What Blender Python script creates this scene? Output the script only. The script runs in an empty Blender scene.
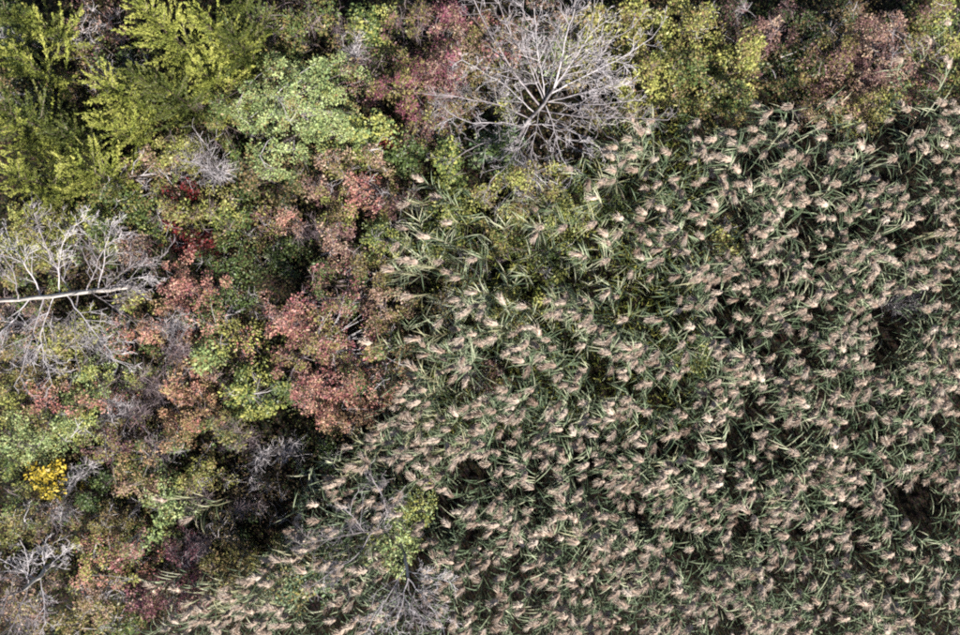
import bpy, math
import numpy as np

SC = bpy.context.scene
COL = SC.collection
RNG = np.random.default_rng(20231)

# ------------------------------------------------------------------ camera, sky, sun, exposure
H = 18.5                                    # height of the camera above the ground (drone, looking straight down)
LENS = 28.0
cam_d = bpy.data.cameras.new('camera')
cam_d.lens = LENS; cam_d.sensor_width = 36.0; cam_d.sensor_fit = 'HORIZONTAL'
cam_d.clip_start = 0.1; cam_d.clip_end = 3000
cam = bpy.data.objects.new('camera', cam_d); COL.objects.link(cam)
cam.location = (0, 0, H); cam.rotation_euler = (0, 0, 0)
SC.camera = cam

SUN_EL = math.radians(45)
SUN_X, SUN_Y = 0.42, -0.91                  # horizontal direction towards the sun
world = bpy.data.worlds.new('World'); SC.world = world; world.use_nodes = True
wn = world.node_tree.nodes; wl = world.node_tree.links
bg = wn['Background']
sky = wn.new('ShaderNodeTexSky'); sky.sky_type = 'NISHITA'; sky.sun_disc = False
sky.sun_elevation = SUN_EL; sky.sun_rotation = math.atan2(SUN_X, SUN_Y)
wl.new(sky.outputs[0], bg.inputs[0]); bg.inputs[1].default_value = 0.052
sun_d = bpy.data.lights.new('sun', 'SUN'); sun_d.energy = 5.0; sun_d.angle = math.radians(0.5)
sun_d.color = (1.0, 0.95, 0.87)
sun = bpy.data.objects.new('sun', sun_d); COL.objects.link(sun)
from mathutils import Vector
sv = Vector((SUN_X, SUN_Y, 0)).normalized() * math.cos(SUN_EL) + Vector((0, 0, math.sin(SUN_EL)))
sun.rotation_euler = sv.to_track_quat('Z', 'Y').to_euler(); sun.location = sv * 60
vs = SC.view_settings
vs.view_transform = 'Standard'; vs.look = 'None'; vs.exposure = 2.15; vs.gamma = 1.0; vs.use_curve_mapping = False
SC.render.engine = 'CYCLES'
SC.cycles.max_bounces = 6; SC.cycles.diffuse_bounces = 3; SC.cycles.glossy_bounces = 2
SC.cycles.transmission_bounces = 3; SC.cycles.transparent_max_bounces = 4
SC.cycles.use_denoising = False
SC.cycles.filter_width = 2.1

K = 36.0 / LENS / 960.0                     # metres per photo pixel and per metre of distance


def mpp(z): return (H - z) * K


def at(px, py, z):
    s = mpp(z)
    return np.array([(px - 480.0) * s, (317.5 - py) * s, z])


# ------------------------------------------------------------------ materials
def lin(c, k=1.0, sat=1.0):
    out = []
    g = 0.3 * c[0] + 0.59 * c[1] + 0.11 * c[2]
    c = [g + (v - g) * sat for v in c]
    for v in c:
        v = v / 255.0
        v = v / 12.92 if v <= 0.04045 else ((v + 0.055) / 1.055) ** 2.4
        out.append(v * k)
    return (out[0], out[1], out[2], 1.0)


def ramp_material(name, cols, k=0.55, rough=0.55, spec=0.3, trans=0.25, sat=1.0):
    m = bpy.data.materials.new(name); m.use_nodes = True
    n = m.node_tree.nodes; l = m.node_tree.links
    p = n['Principled BSDF']; out = n['Material Output']
    a = n.new('ShaderNodeAttribute'); a.attribute_name = 'rnd'
    r = n.new('ShaderNodeValToRGB'); e = r.color_ramp.elements
    N = len(cols)
    for i, c in enumerate(cols):
        pos = (i + 0.5) / N
        el = e[i] if i < 2 else e.new(pos)
        el.position = pos; el.color = lin(c, k * 0.64, sat)
    l.new(a.outputs['Fac'], r.inputs[0])
    # small patches of older or fresher growth, fixed to the plant
    tc = n.new('ShaderNodeTexCoord'); nz = n.new('ShaderNodeTexNoise'); nz.inputs['Scale'].default_value = 9.0
    l.new(tc.outputs['Object'], nz.inputs['Vector'])
    mr = n.new('ShaderNodeMapRange'); mr.inputs[1].default_value = 0.3; mr.inputs[2].default_value = 0.7
    mr.inputs[3].default_value = 0.78; mr.inputs[4].default_value = 1.22
    l.new(nz.outputs['Fac'], mr.inputs[0])
    hsv = n.new('ShaderNodeHueSaturation')
    l.new(r.outputs[0], hsv.inputs['Color']); l.new(mr.outputs[0], hsv.inputs['Value'])
    col = hsv.outputs[0]
    l.new(col, p.inputs['Base Color'])
    p.inputs['Roughness'].default_value = rough
    p.inputs['Specular IOR Level'].default_value = spec * 0.42
    if trans > 0:
        t = n.new('ShaderNodeBsdfTranslucent'); l.new(col, t.inputs[0])
        mx = n.new('ShaderNodeMixShader'); mx.inputs[0].default_value = trans
        l.new(p.outputs[0], mx.inputs[1]); l.new(t.outputs[0], mx.inputs[2]); l.new(mx.outputs[0], out.inputs[0])
    return m


PAL = {
    'pale': [(100, 128, 74), (134, 160, 90), (160, 184, 106), (182, 200, 122), (198, 208, 134)],
    'yelgreen': [(104, 122, 48), (146, 156, 58), (178, 180, 72), (198, 192, 86), (156, 168, 76)],
    'olive': [(92, 100, 46), (128, 126, 52), (152, 148, 66), (168, 152, 84), (150, 108, 74), (120, 130, 58)],
    'green': [(62, 86, 40), (84, 112, 50), (104, 130, 58), (124, 138, 66), (90, 110, 60)],
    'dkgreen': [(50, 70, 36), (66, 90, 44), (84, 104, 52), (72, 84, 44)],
    'teal': [(74, 108, 74), (96, 134, 86), (124, 154, 100), (146, 160, 96)],
    'magenta': [(98, 86, 62), (112, 66, 78), (134, 72, 92), (150, 88, 106), (170, 118, 128)],
    'red': [(112, 114, 68), (126, 72, 80), (156, 88, 98), (178, 106, 112), (206, 168, 152), (150, 130, 86), (116, 68, 72), (176, 122, 110)],
    'salmon': [(150, 134, 80), (178, 108, 100), (202, 134, 122), (212, 160, 142), (204, 176, 138)],
    'orange': [(130, 126, 64), (164, 118, 84), (192, 146, 108), (210, 174, 126), (176, 164, 92)],
    'pinktan': [(120, 112, 68), (154, 112, 98), (182, 138, 120), (198, 164, 138), (206, 184, 150)],
    'plum': [(86, 82, 54), (108, 70, 74), (132, 86, 92), (152, 110, 108), (120, 96, 78)],
    'crimson': [(66, 54, 38), (96, 38, 40), (128, 44, 48), (148, 60, 58)],
    'yellow': [(150, 146, 60), (192, 164, 56), (218, 190, 64), (230, 206, 92)],
    'brown': [(92, 92, 52), (118, 98, 62), (140, 114, 76), (160, 132, 90), (120, 112, 62)],
    'cedar': [(96, 110, 46), (132, 146, 58), (168, 176, 74), (196, 198, 92), (214, 210, 112)],
    'cedardk': [(62, 78, 34), (86, 102, 40), (112, 122, 48), (134, 136, 56)],
}
LEAFMAT = {k: ramp_material('leaf ' + k, v, 0.68, 0.46, 0.5, 0.28, {'yellow': 1.0, 'crimson': 1.0, 'magenta': 1.0, 'yelgreen': 0.76, 'olive': 0.8, 'teal': 0.72, 'red': 0.95, 'salmon': 0.95, 'pale': 0.82, 'green': 0.8, 'cedar': 0.9, 'cedardk': 0.84}.get(k, 0.86)) for k, v in PAL.items()}
MAT_STEM = ramp_material('shrub bark', [(86, 74, 64), (110, 98, 88), (128, 116, 104)], 0.6, 0.8, 0.2, 0)
MAT_TWIG = ramp_material('bare grey twig', [(124, 116, 118), (164, 156, 160), (190, 184, 188), (206, 200, 202)], 0.66, 0.75, 0.25, 0)
MAT_PTWIG = ramp_material('bare purplish twig', [(108, 92, 98), (138, 120, 124), (160, 146, 148)], 0.6, 0.75, 0.25, 0)
MAT_DEAD = ramp_material('weathered dead wood', [(160, 152, 148), (190, 182, 178), (214, 208, 202)], 0.8, 0.8, 0.2, 0)
MAT_DEADG = ramp_material('grey dead wood', [(116, 110, 112), (142, 136, 140), (170, 164, 166)], 0.6, 0.8, 0.2, 0)
MAT_RSTEM = ramp_material('reed stem', [(112, 98, 82), (136, 120, 98), (156, 142, 110)], 0.5, 0.5, 0.4, 0)
MAT_RLEAF = ramp_material('reed leaf', [(84, 108, 74), (106, 130, 94), (134, 154, 114), (166, 178, 138), (203, 203, 166)], 0.76, 0.5, 0.4, 0.25, 0.84)
MAT_PLUME = ramp_material('reed plume', [(142, 120, 106), (176, 153, 137), (200, 179, 162), (216, 198, 182), (229, 214, 200)], 0.78, 0.9, 0.05, 0.40)
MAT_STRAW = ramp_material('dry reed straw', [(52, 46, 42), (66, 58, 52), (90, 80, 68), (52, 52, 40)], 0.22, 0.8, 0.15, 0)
MAT_HERB = ramp_material('low herbs', [(56, 70, 36), (84, 98, 48), (112, 120, 58), (124, 112, 72), (128, 98, 80), (136, 122, 84)], 0.42)
MAT_RHERB = ramp_material('herbs among reeds', [(60, 76, 38), (94, 110, 50), (132, 140, 64), (170, 168, 84)], 0.68)
MAT_CULM = ramp_material('old reed culm', [(84, 72, 70), (104, 92, 88), (124, 110, 102)], 0.3, 0.6, 0.3, 0)
MAT_DRYLEAF = ramp_material('pale dry reed leaf', [(116, 132, 92), (150, 158, 116), (178, 178, 136), (206, 200, 162)], 0.6, 0.5, 0.4, 0.25)


def ground_material():
    m = bpy.data.materials.new('dark leaf litter soil'); m.use_nodes = True
    n = m.node_tree.nodes; l = m.node_tree.links; p = n['Principled BSDF']
    tc = n.new('ShaderNodeTexCoord')
    a = n.new('ShaderNodeTexNoise'); a.inputs['Scale'].default_value = 6.0; a.inputs['Detail'].default_value = 8
    b = n.new('ShaderNodeTexVoronoi'); b.inputs['Scale'].default_value = 22.0
    l.new(tc.outputs['Object'], a.inputs['Vector']); l.new(tc.outputs['Object'], b.inputs['Vector'])
    r = n.new('ShaderNodeValToRGB'); e = r.color_ramp.elements
    e[0].position = 0.3; e[0].color = (0.005, 0.0045, 0.0035, 1); e[1].position = 0.75; e[1].color = (0.022, 0.018, 0.012, 1)
    l.new(a.outputs['Fac'], r.inputs[0])
    mx = n.new('ShaderNodeMixRGB'); mx.blend_type = 'MULTIPLY'; mx.inputs[0].default_value = 0.6
    l.new(r.outputs[0], mx.inputs[1]); l.new(b.outputs['Color'], mx.inputs[2])
    l.new(mx.outputs[0], p.inputs['Base Color']); p.inputs['Roughness'].default_value = 0.95; p.inputs['Specular IOR Level'].default_value = 0.05
    bp = n.new('ShaderNodeBump'); bp.inputs['Strength'].default_value = 0.6; bp.inputs['Distance'].default_value = 0.03
    l.new(b.outputs['Distance'], bp.inputs['Height']); l.new(bp.outputs[0], p.inputs['Normal'])
    return m


# ------------------------------------------------------------------ mesh helpers (everything is quads in numpy)
class Geo:
    def __init__(self): self.q, self.r, self.m = [], [], []

    def add(self, Q, rnd, mat=0):
        Q = np.asarray(Q, float).reshape(-1, 4, 3); n = len(Q)
        if n == 0: return
        self.q.append(Q); self.r.append(np.broadcast_to(np.asarray(rnd, float), (n,)).copy())
        self.m.append(np.full(n, mat, np.int32))

    def arrays(self):
        return np.concatenate(self.q), np.concatenate(self.r), np.concatenate(self.m)

    def mesh(self, name, mats, smooth=False):
        return mesh_from(name, *self.arrays(), mats, smooth)


def mesh_from(name, Q, R, M, mats, smooth=False):
    n = len(Q); V = Q.reshape(-1, 3)
    idx = np.arange(n * 4, dtype=np.int32)
    if smooth:
        u, inv = np.unique(np.round(V, 5), axis=0, return_inverse=True)
        V = u; idx = inv.reshape(-1).astype(np.int32)
    me = bpy.data.meshes.new(name)
    me.vertices.add(len(V)); me.vertices.foreach_set('co', V.astype(np.float32).ravel())
    me.loops.add(n * 4); me.loops.foreach_set('vertex_index', idx)
    me.polygons.add(n); me.polygons.foreach_set('loop_start', np.arange(0, n * 4, 4, dtype=np.int32))
    me.polygons.foreach_set('material_index', M)
    if smooth: me.polygons.foreach_set('use_smooth', np.ones(n, bool))
    at_ = me.attributes.new('rnd', 'FLOAT', 'FACE'); at_.data.foreach_set('value', R.astype(np.float32))
    for m in mats: me.materials.append(m)
    me.update(calc_edges=True)
    return me


def unit(v, axis=-1): return v / np.maximum(np.linalg.norm(v, axis=axis, keepdims=True), 1e-9)


def tube(P, rad, sides=5):
    """tapered tube along the points P as quads"""
    P = np.asarray(P, float); k = len(P); rad = np.broadcast_to(np.asarray(rad, float), (k,))
    T = unit(np.gradient(P, axis=0))
    ref = np.array([0.31, 0.17, 0.94]) if abs(T[0][2]) < 0.8 else np.array([0.95, 0.2, 0.1])
    A = unit(np.cross(T, ref)); B = np.cross(T, A)
    ang = np.arange(sides) * 2 * math.pi / sides
    ring = P[:, None] + rad[:, None, None] * (np.cos(ang)[None, :, None] * A[:, None] + np.sin(ang)[None, :, None] * B[:, None])
    nx = np.roll(ring, -1, axis=1)
    return np.stack([ring[:-1], nx[:-1], nx[1:], ring[1:]], axis=2).reshape(-1, 4, 3)


def leaf_quads(P, D, N, L, W, sag=0.12):
    """diamond leaves: base P, direction D, rough normal N"""
    S = unit(np.cross(D, N)); Nn = np.cross(S, D)
    L = L[:, None]; W = W[:, None]
    mid = P + D * L * 0.45 + Nn * L * 0.06
    tip = P + D * L - Nn * L * sag
    return np.stack([P, mid + S * W * 0.5, tip, mid - S * W * 0.5], axis=1)


def obj(name, me, parent=None, loc=None):
    o = bpy.data.objects.new(name, me); COL.objects.link(o)
    if parent is not None: o.parent = parent
    if loc is not None: o.location = loc
    return o


def tag(o, label=None, cat=None, group=None, kind=None):
    if label: o['label'] = label
    if cat: o['category'] = cat
    if group: o['group'] = group
    if kind: o['kind'] = kind
    return o


def thing(name, label, cat, loc, group=None):
    return tag(obj(name, None, None, loc), label, cat, group)


def grow(rng, out, p, d, length, rad, depth, spread=0.7, up=0.15, wob=0.16, kids=(3, 6), minr=0.003):
    """a wandering branch with side branches; appends (points, radii, depth) to out"""
    k = max(3, int(length / 0.17)); k = min(k, 7)
    pts = [np.array(p, float)]; dd = unit(np.array(d, float))
    for i in range(k):
        dd = unit(dd + rng.normal(0, wob, 3) + np.array([0, 0, up * 0.15]))
        pts.append(pts[-1] + dd * length / k)
    pts = np.array(pts); rr = np.maximum(rad * np.linspace(1, 0.3, k + 1), minr)
    out.append((pts, rr, depth))
    if depth <= 0: return
    for _ in range(rng.integers(kids[0], kids[1] + 1)):
        i = rng.integers(max(1, k // 4), k + 1)
        t = unit(pts[i] - pts[i - 1]); side = unit(np.cross(t, rng.normal(0, 1, 3)))
        grow(rng, out, pts[i], unit(t * 0.8 + side * spread + np.array([0, 0, up])), length * rng.uniform(0.32, 0.62),
             rr[min(i, k)] * 0.62, depth - 1, spread, up, wob, kids, minr)


# ------------------------------------------------------------------ ground
gm = ground_material()
N_ = 90
gx = np.linspace(-1, 1, N_); gx = np.sign(gx) * (np.abs(gx) * 18 + np.abs(gx) ** 6 * 900)
X, Y = np.meshgrid(gx, gx, indexing='ij')
Z = 0.05 * np.sin(X * 1.7 + 0.6 * Y) + 0.05 * np.sin(Y * 2.1 - X * 0.8) - 0.08
G = np.stack([X, Y, Z], -1)
GQ = np.stack([G[:-1, :-1], G[1:, :-1], G[1:, 1:], G[:-1, 1:]], axis=2).reshape(-1, 4, 3)
tag(obj('ground', mesh_from('ground', GQ, np.zeros(len(GQ)), np.zeros(len(GQ), np.int32), [gm], True)),
    'dark litter covered ground under the shrubs and reeds', None, None, 'structure')

# ------------------------------------------------------------------ shrubs
# leaf styles: leaf length, leaf width, cluster radius, leaves per cluster, clusters per square metre
STYLE = {
    'mid': (0.050, 0.029, 0.15, 54, 48),
    'fine': (0.038, 0.022, 0.13, 66, 56),
    'broad': (0.058, 0.036, 0.16, 50, 48),
    'loose': (0.048, 0.027, 0.17, 42, 32),
    'sparse': (0.044, 0.025, 0.16, 30, 24),
}


SECOND = {
    'pale': ['yelgreen', 'olive'], 'yelgreen': ['olive', 'green', 'pale', 'brown'], 'olive': ['yelgreen', 'brown', 'green'],
    'green': ['olive', 'dkgreen', 'yelgreen'], 'dkgreen': ['green', 'brown'], 'teal': ['green', 'olive'], 'magenta': ['plum', 'olive', 'pinktan'],
    'red': ['plum', 'olive', 'salmon', 'green'], 'salmon': ['pinktan', 'yelgreen', 'green', 'red'], 'orange': ['olive', 'salmon', 'yelgreen', 'green'],
    'pinktan': ['olive', 'plum', 'green'], 'plum': ['olive', 'pinktan', 'dkgreen'], 'crimson': ['plum'], 'yellow': ['yelgreen'], 'brown': ['olive', 'dkgreen', 'plum'],
}


def make_shrub(px, py, rx, ry, zt, pal, style, label, twig=0.25, cat='shrub', name='shrub', root=None, z0=None):
    seed = int(px * 7919 + py * 104729 + zt * 1000) % (2 ** 31)
    rng = np.random.default_rng(seed)
    L, W, cr, nl, dens = STYLE[style]
    zc = zt * 0.86; c = at(px, py, zc); s = mpp(zc)
    ax, ay = rx * s * 1.2, ry * s * 1.2
    if root is None:
        root = thing(name, label, cat, (c[0], c[1], 0), None)
    ox, oy = c[0] - root.location[0], c[1] - root.location[1]
    # crown: leaf clusters through an uneven dome
    m = max(6, int(dens * math.pi * ax * ay))
    ph = rng.uniform(0, 6.28, 4)
    th = rng.uniform(0, 2 * math.pi, m); rr = np.sqrt(rng.uniform(0, 1, m))
    edge = 1 + 0.16 * np.sin(2 * th + ph[0]) + 0.14 * np.sin(3 * th + ph[1]) + 0.12 * np.sin(5 * th + ph[2])
    rad = rr * edge
    X_, Y_ = rad * ax * np.cos(th), rad * ay * np.sin(th)
    lump = 0.17 * np.sin(X_ * 5.1 + ph[0]) * np.sin(Y_ * 4.7 + ph[1]) + 0.15 * np.sin(X_ * 9.3 + ph[2]) * np.sin(Y_ * 8.1 + ph[3])
    top = zt * (1 - 0.42 * rr ** 2.2) + lump * min(1.6, zt * 0.8)
    dep = rng.uniform(0, 1, m) ** 2.0
    Z_ = np.maximum(top - dep * zt * 0.62 - cr * 0.5, 0.12)
    C = np.stack([X_ + ox, Y_ + oy, Z_], -1)
    # gaps: drop clusters where a slow wave says so
    gap = np.sin(X_ * 6.3 + ph[1] * 2) + np.sin(Y_ * 5.7 + ph[2] * 2) + np.sin((X_ + Y_) * 4.1 + ph[3] * 2)
    keep = gap > -1.35
    C = C[keep]; m = len(C)
    bare = rng.uniform(0, 1, m) < twig
    Lf = C[~bare]
    if len(Lf) == 0: Lf = C
    crnd = rng.uniform(0, 1, len(Lf))
    ci = np.repeat(np.arange(len(Lf)), nl); n = len(ci)
    dirs = unit(rng.normal(0, 1, (n, 3)) + np.array([0, 0, 0.35]))
    csz = rng.uniform(0.7, 1.25, len(Lf))[ci]
    P = Lf[ci] + dirs * (cr * csz * rng.uniform(0.25, 1.0, n) ** 0.6)[:, None] * np.array([1.1, 1.1, 0.75])
    D = unit(dirs * 0.7 + rng.normal(0, 0.55, (n, 3)))
    D[:, 2] *= 0.6; D = unit(D)
    Nn = unit(rng.normal(0, 0.5, (n, 3)) + np.array([0.1, -0.25, 0.9]))
    sz = np.clip(rng.lognormal(0, 0.33, n), 0.45, 2.0) * rng.uniform(0.8, 1.25, len(Lf))[ci]
    q = leaf_quads(P, D, Nn, L * sz, W * sz)
    r = np.clip(0.5 * crnd[ci] + 0.5 * rng.uniform(0, 1, n), 0, 1)
    other = SECOND[pal][rng.integers(len(SECOND[pal]))]
    mi = (rng.uniform(0, 1, len(Lf)) < (0.12 if pal == 'pale' else 0.38)).astype(np.int32)[ci]
    mi = np.where(rng.uniform(0, 1, n) < 0.16, 1 - mi, mi).astype(np.int32)
    if pal in ('yellow', 'crimson'): mi[:] = 0
    tag(obj('foliage', mesh_from('foliage', q, r, mi, [LEAFMAT[pal], LEAFMAT[other]]), root), kind='stuff')
    # stems from the base up into the crown
    ns = int(np.clip(3 + ax * 2, 3, 6))
    tips = C[rng.choice(m, min(ns, m), replace=False)]
    tg = Geo(); tm = MAT_TWIG if rng.uniform() < 0.6 else MAT_PTWIG
    joints = []
    for t in tips:
        b0 = np.array([ox * 0.4 + rng.normal(0, 0.06), oy * 0.4 + rng.normal(0, 0.06), -0.12])
        u = np.linspace(0, 1, 7)[:, None]
        midp = (b0 + t) / 2 + np.array([0, 0, 0.12 * zt]) + rng.normal(0, 0.05, 3)
        pts = (1 - u) ** 2 * b0 + 2 * u * (1 - u) * midp + u ** 2 * t
        g = Geo(); g.add(tube(pts, np.linspace(0.020, 0.006, 7) * (0.6 + 0.25 * zt), 5), rng.uniform(0, 1))
        obj('stem', g.mesh('stem', [MAT_STEM], True), root)
        joints.append(pts[2:])
    J = np.concatenate(joints)
    # twigs: to every cluster, plus bare ends that stick out where no leaves are left
    for i in range(m):
        if not bare[i] and rng.uniform() > 0.35: continue
        c_ = C[i]; j = J[np.argmin(np.sum((J - c_) ** 2, 1) + np.maximum(J[:, 2] - c_[2], 0) * 2)]
        mid = (j + c_) / 2 + rng.normal(0, 0.05, 3)
        tg.add(tube(np.array([j, mid, c_]), [0.007, 0.005, 0.003], 3), rng.uniform(0, 1))
        if bare[i]:
            for _ in range(7):
                d = unit(rng.normal(0, 1, 3) + np.array([0, 0, 0.5])); e = c_ + d * rng.uniform(0.14, 0.32)
                tg.add(tube(np.array([c_, (c_ + e) / 2 + rng.normal(0, 0.02, 3), e]), [0.0045, 0.004, 0.0025], 3), rng.uniform(0, 1))
    if tg.q: tag(obj('twigs', tg.mesh('twigs', [tm]), root), kind='stuff')
    return root


def make_bare_shrub(px, py, rx, zt, label, mat, nstem=8):
    rng = np.random.default_rng(int(px * 31 + py * 977))
    c = at(px, py, zt * 0.7); a = rx * mpp(zt * 0.7)
    root = thing('bare_shrub', label, 'shrub', (c[0], c[1], 0))
    tg = Geo()
    for k in range(nstem):
        th = rng.uniform(0, 6.28); r = a * math.sqrt(rng.uniform(0.1, 1.0))
        tip = np.array([r * math.cos(th), r * math.sin(th), zt * rng.uniform(0.75, 1.0)])
        br = []
        base = np.array([rng.normal(0, 0.05), rng.normal(0, 0.05), -0.12])
        mid = np.array([tip[0] * 0.35, tip[1] * 0.35, zt * 0.55])
        u = np.linspace(0, 1, 8)[:, None]
        pts = (1 - u) ** 2 * base + 2 * u * (1 - u) * mid + u ** 2 * tip + rng.normal(0, 0.015, (8, 3))
        g = Geo(); g.add(tube(pts, np.linspace(0.014, 0.005, 8), 5), rng.uniform(0, 1))
        obj('stem', g.mesh('stem', [mat], True), root)
        for i in range(3, 8):
            for _ in range(3):
                t = unit(pts[min(i + 1, 7)] - pts[i - 1]); side = unit(rng.normal(0, 1, 3))
                grow(rng, br, pts[i], unit(t * 0.6 + side + np.array([0, 0, 0.25])), a * rng.uniform(0.3, 0.6) + 0.1, 0.006, 1, 0.8, 0.2, 0.2, (2, 4), 0.0026)
        for (p, r_, d_) in br: tg.add(tube(p, r_, 3), rng.uniform(0, 1))
    tag(obj('twigs', tg.mesh('twigs', [mat]), root), kind='stuff')
    return root


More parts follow.
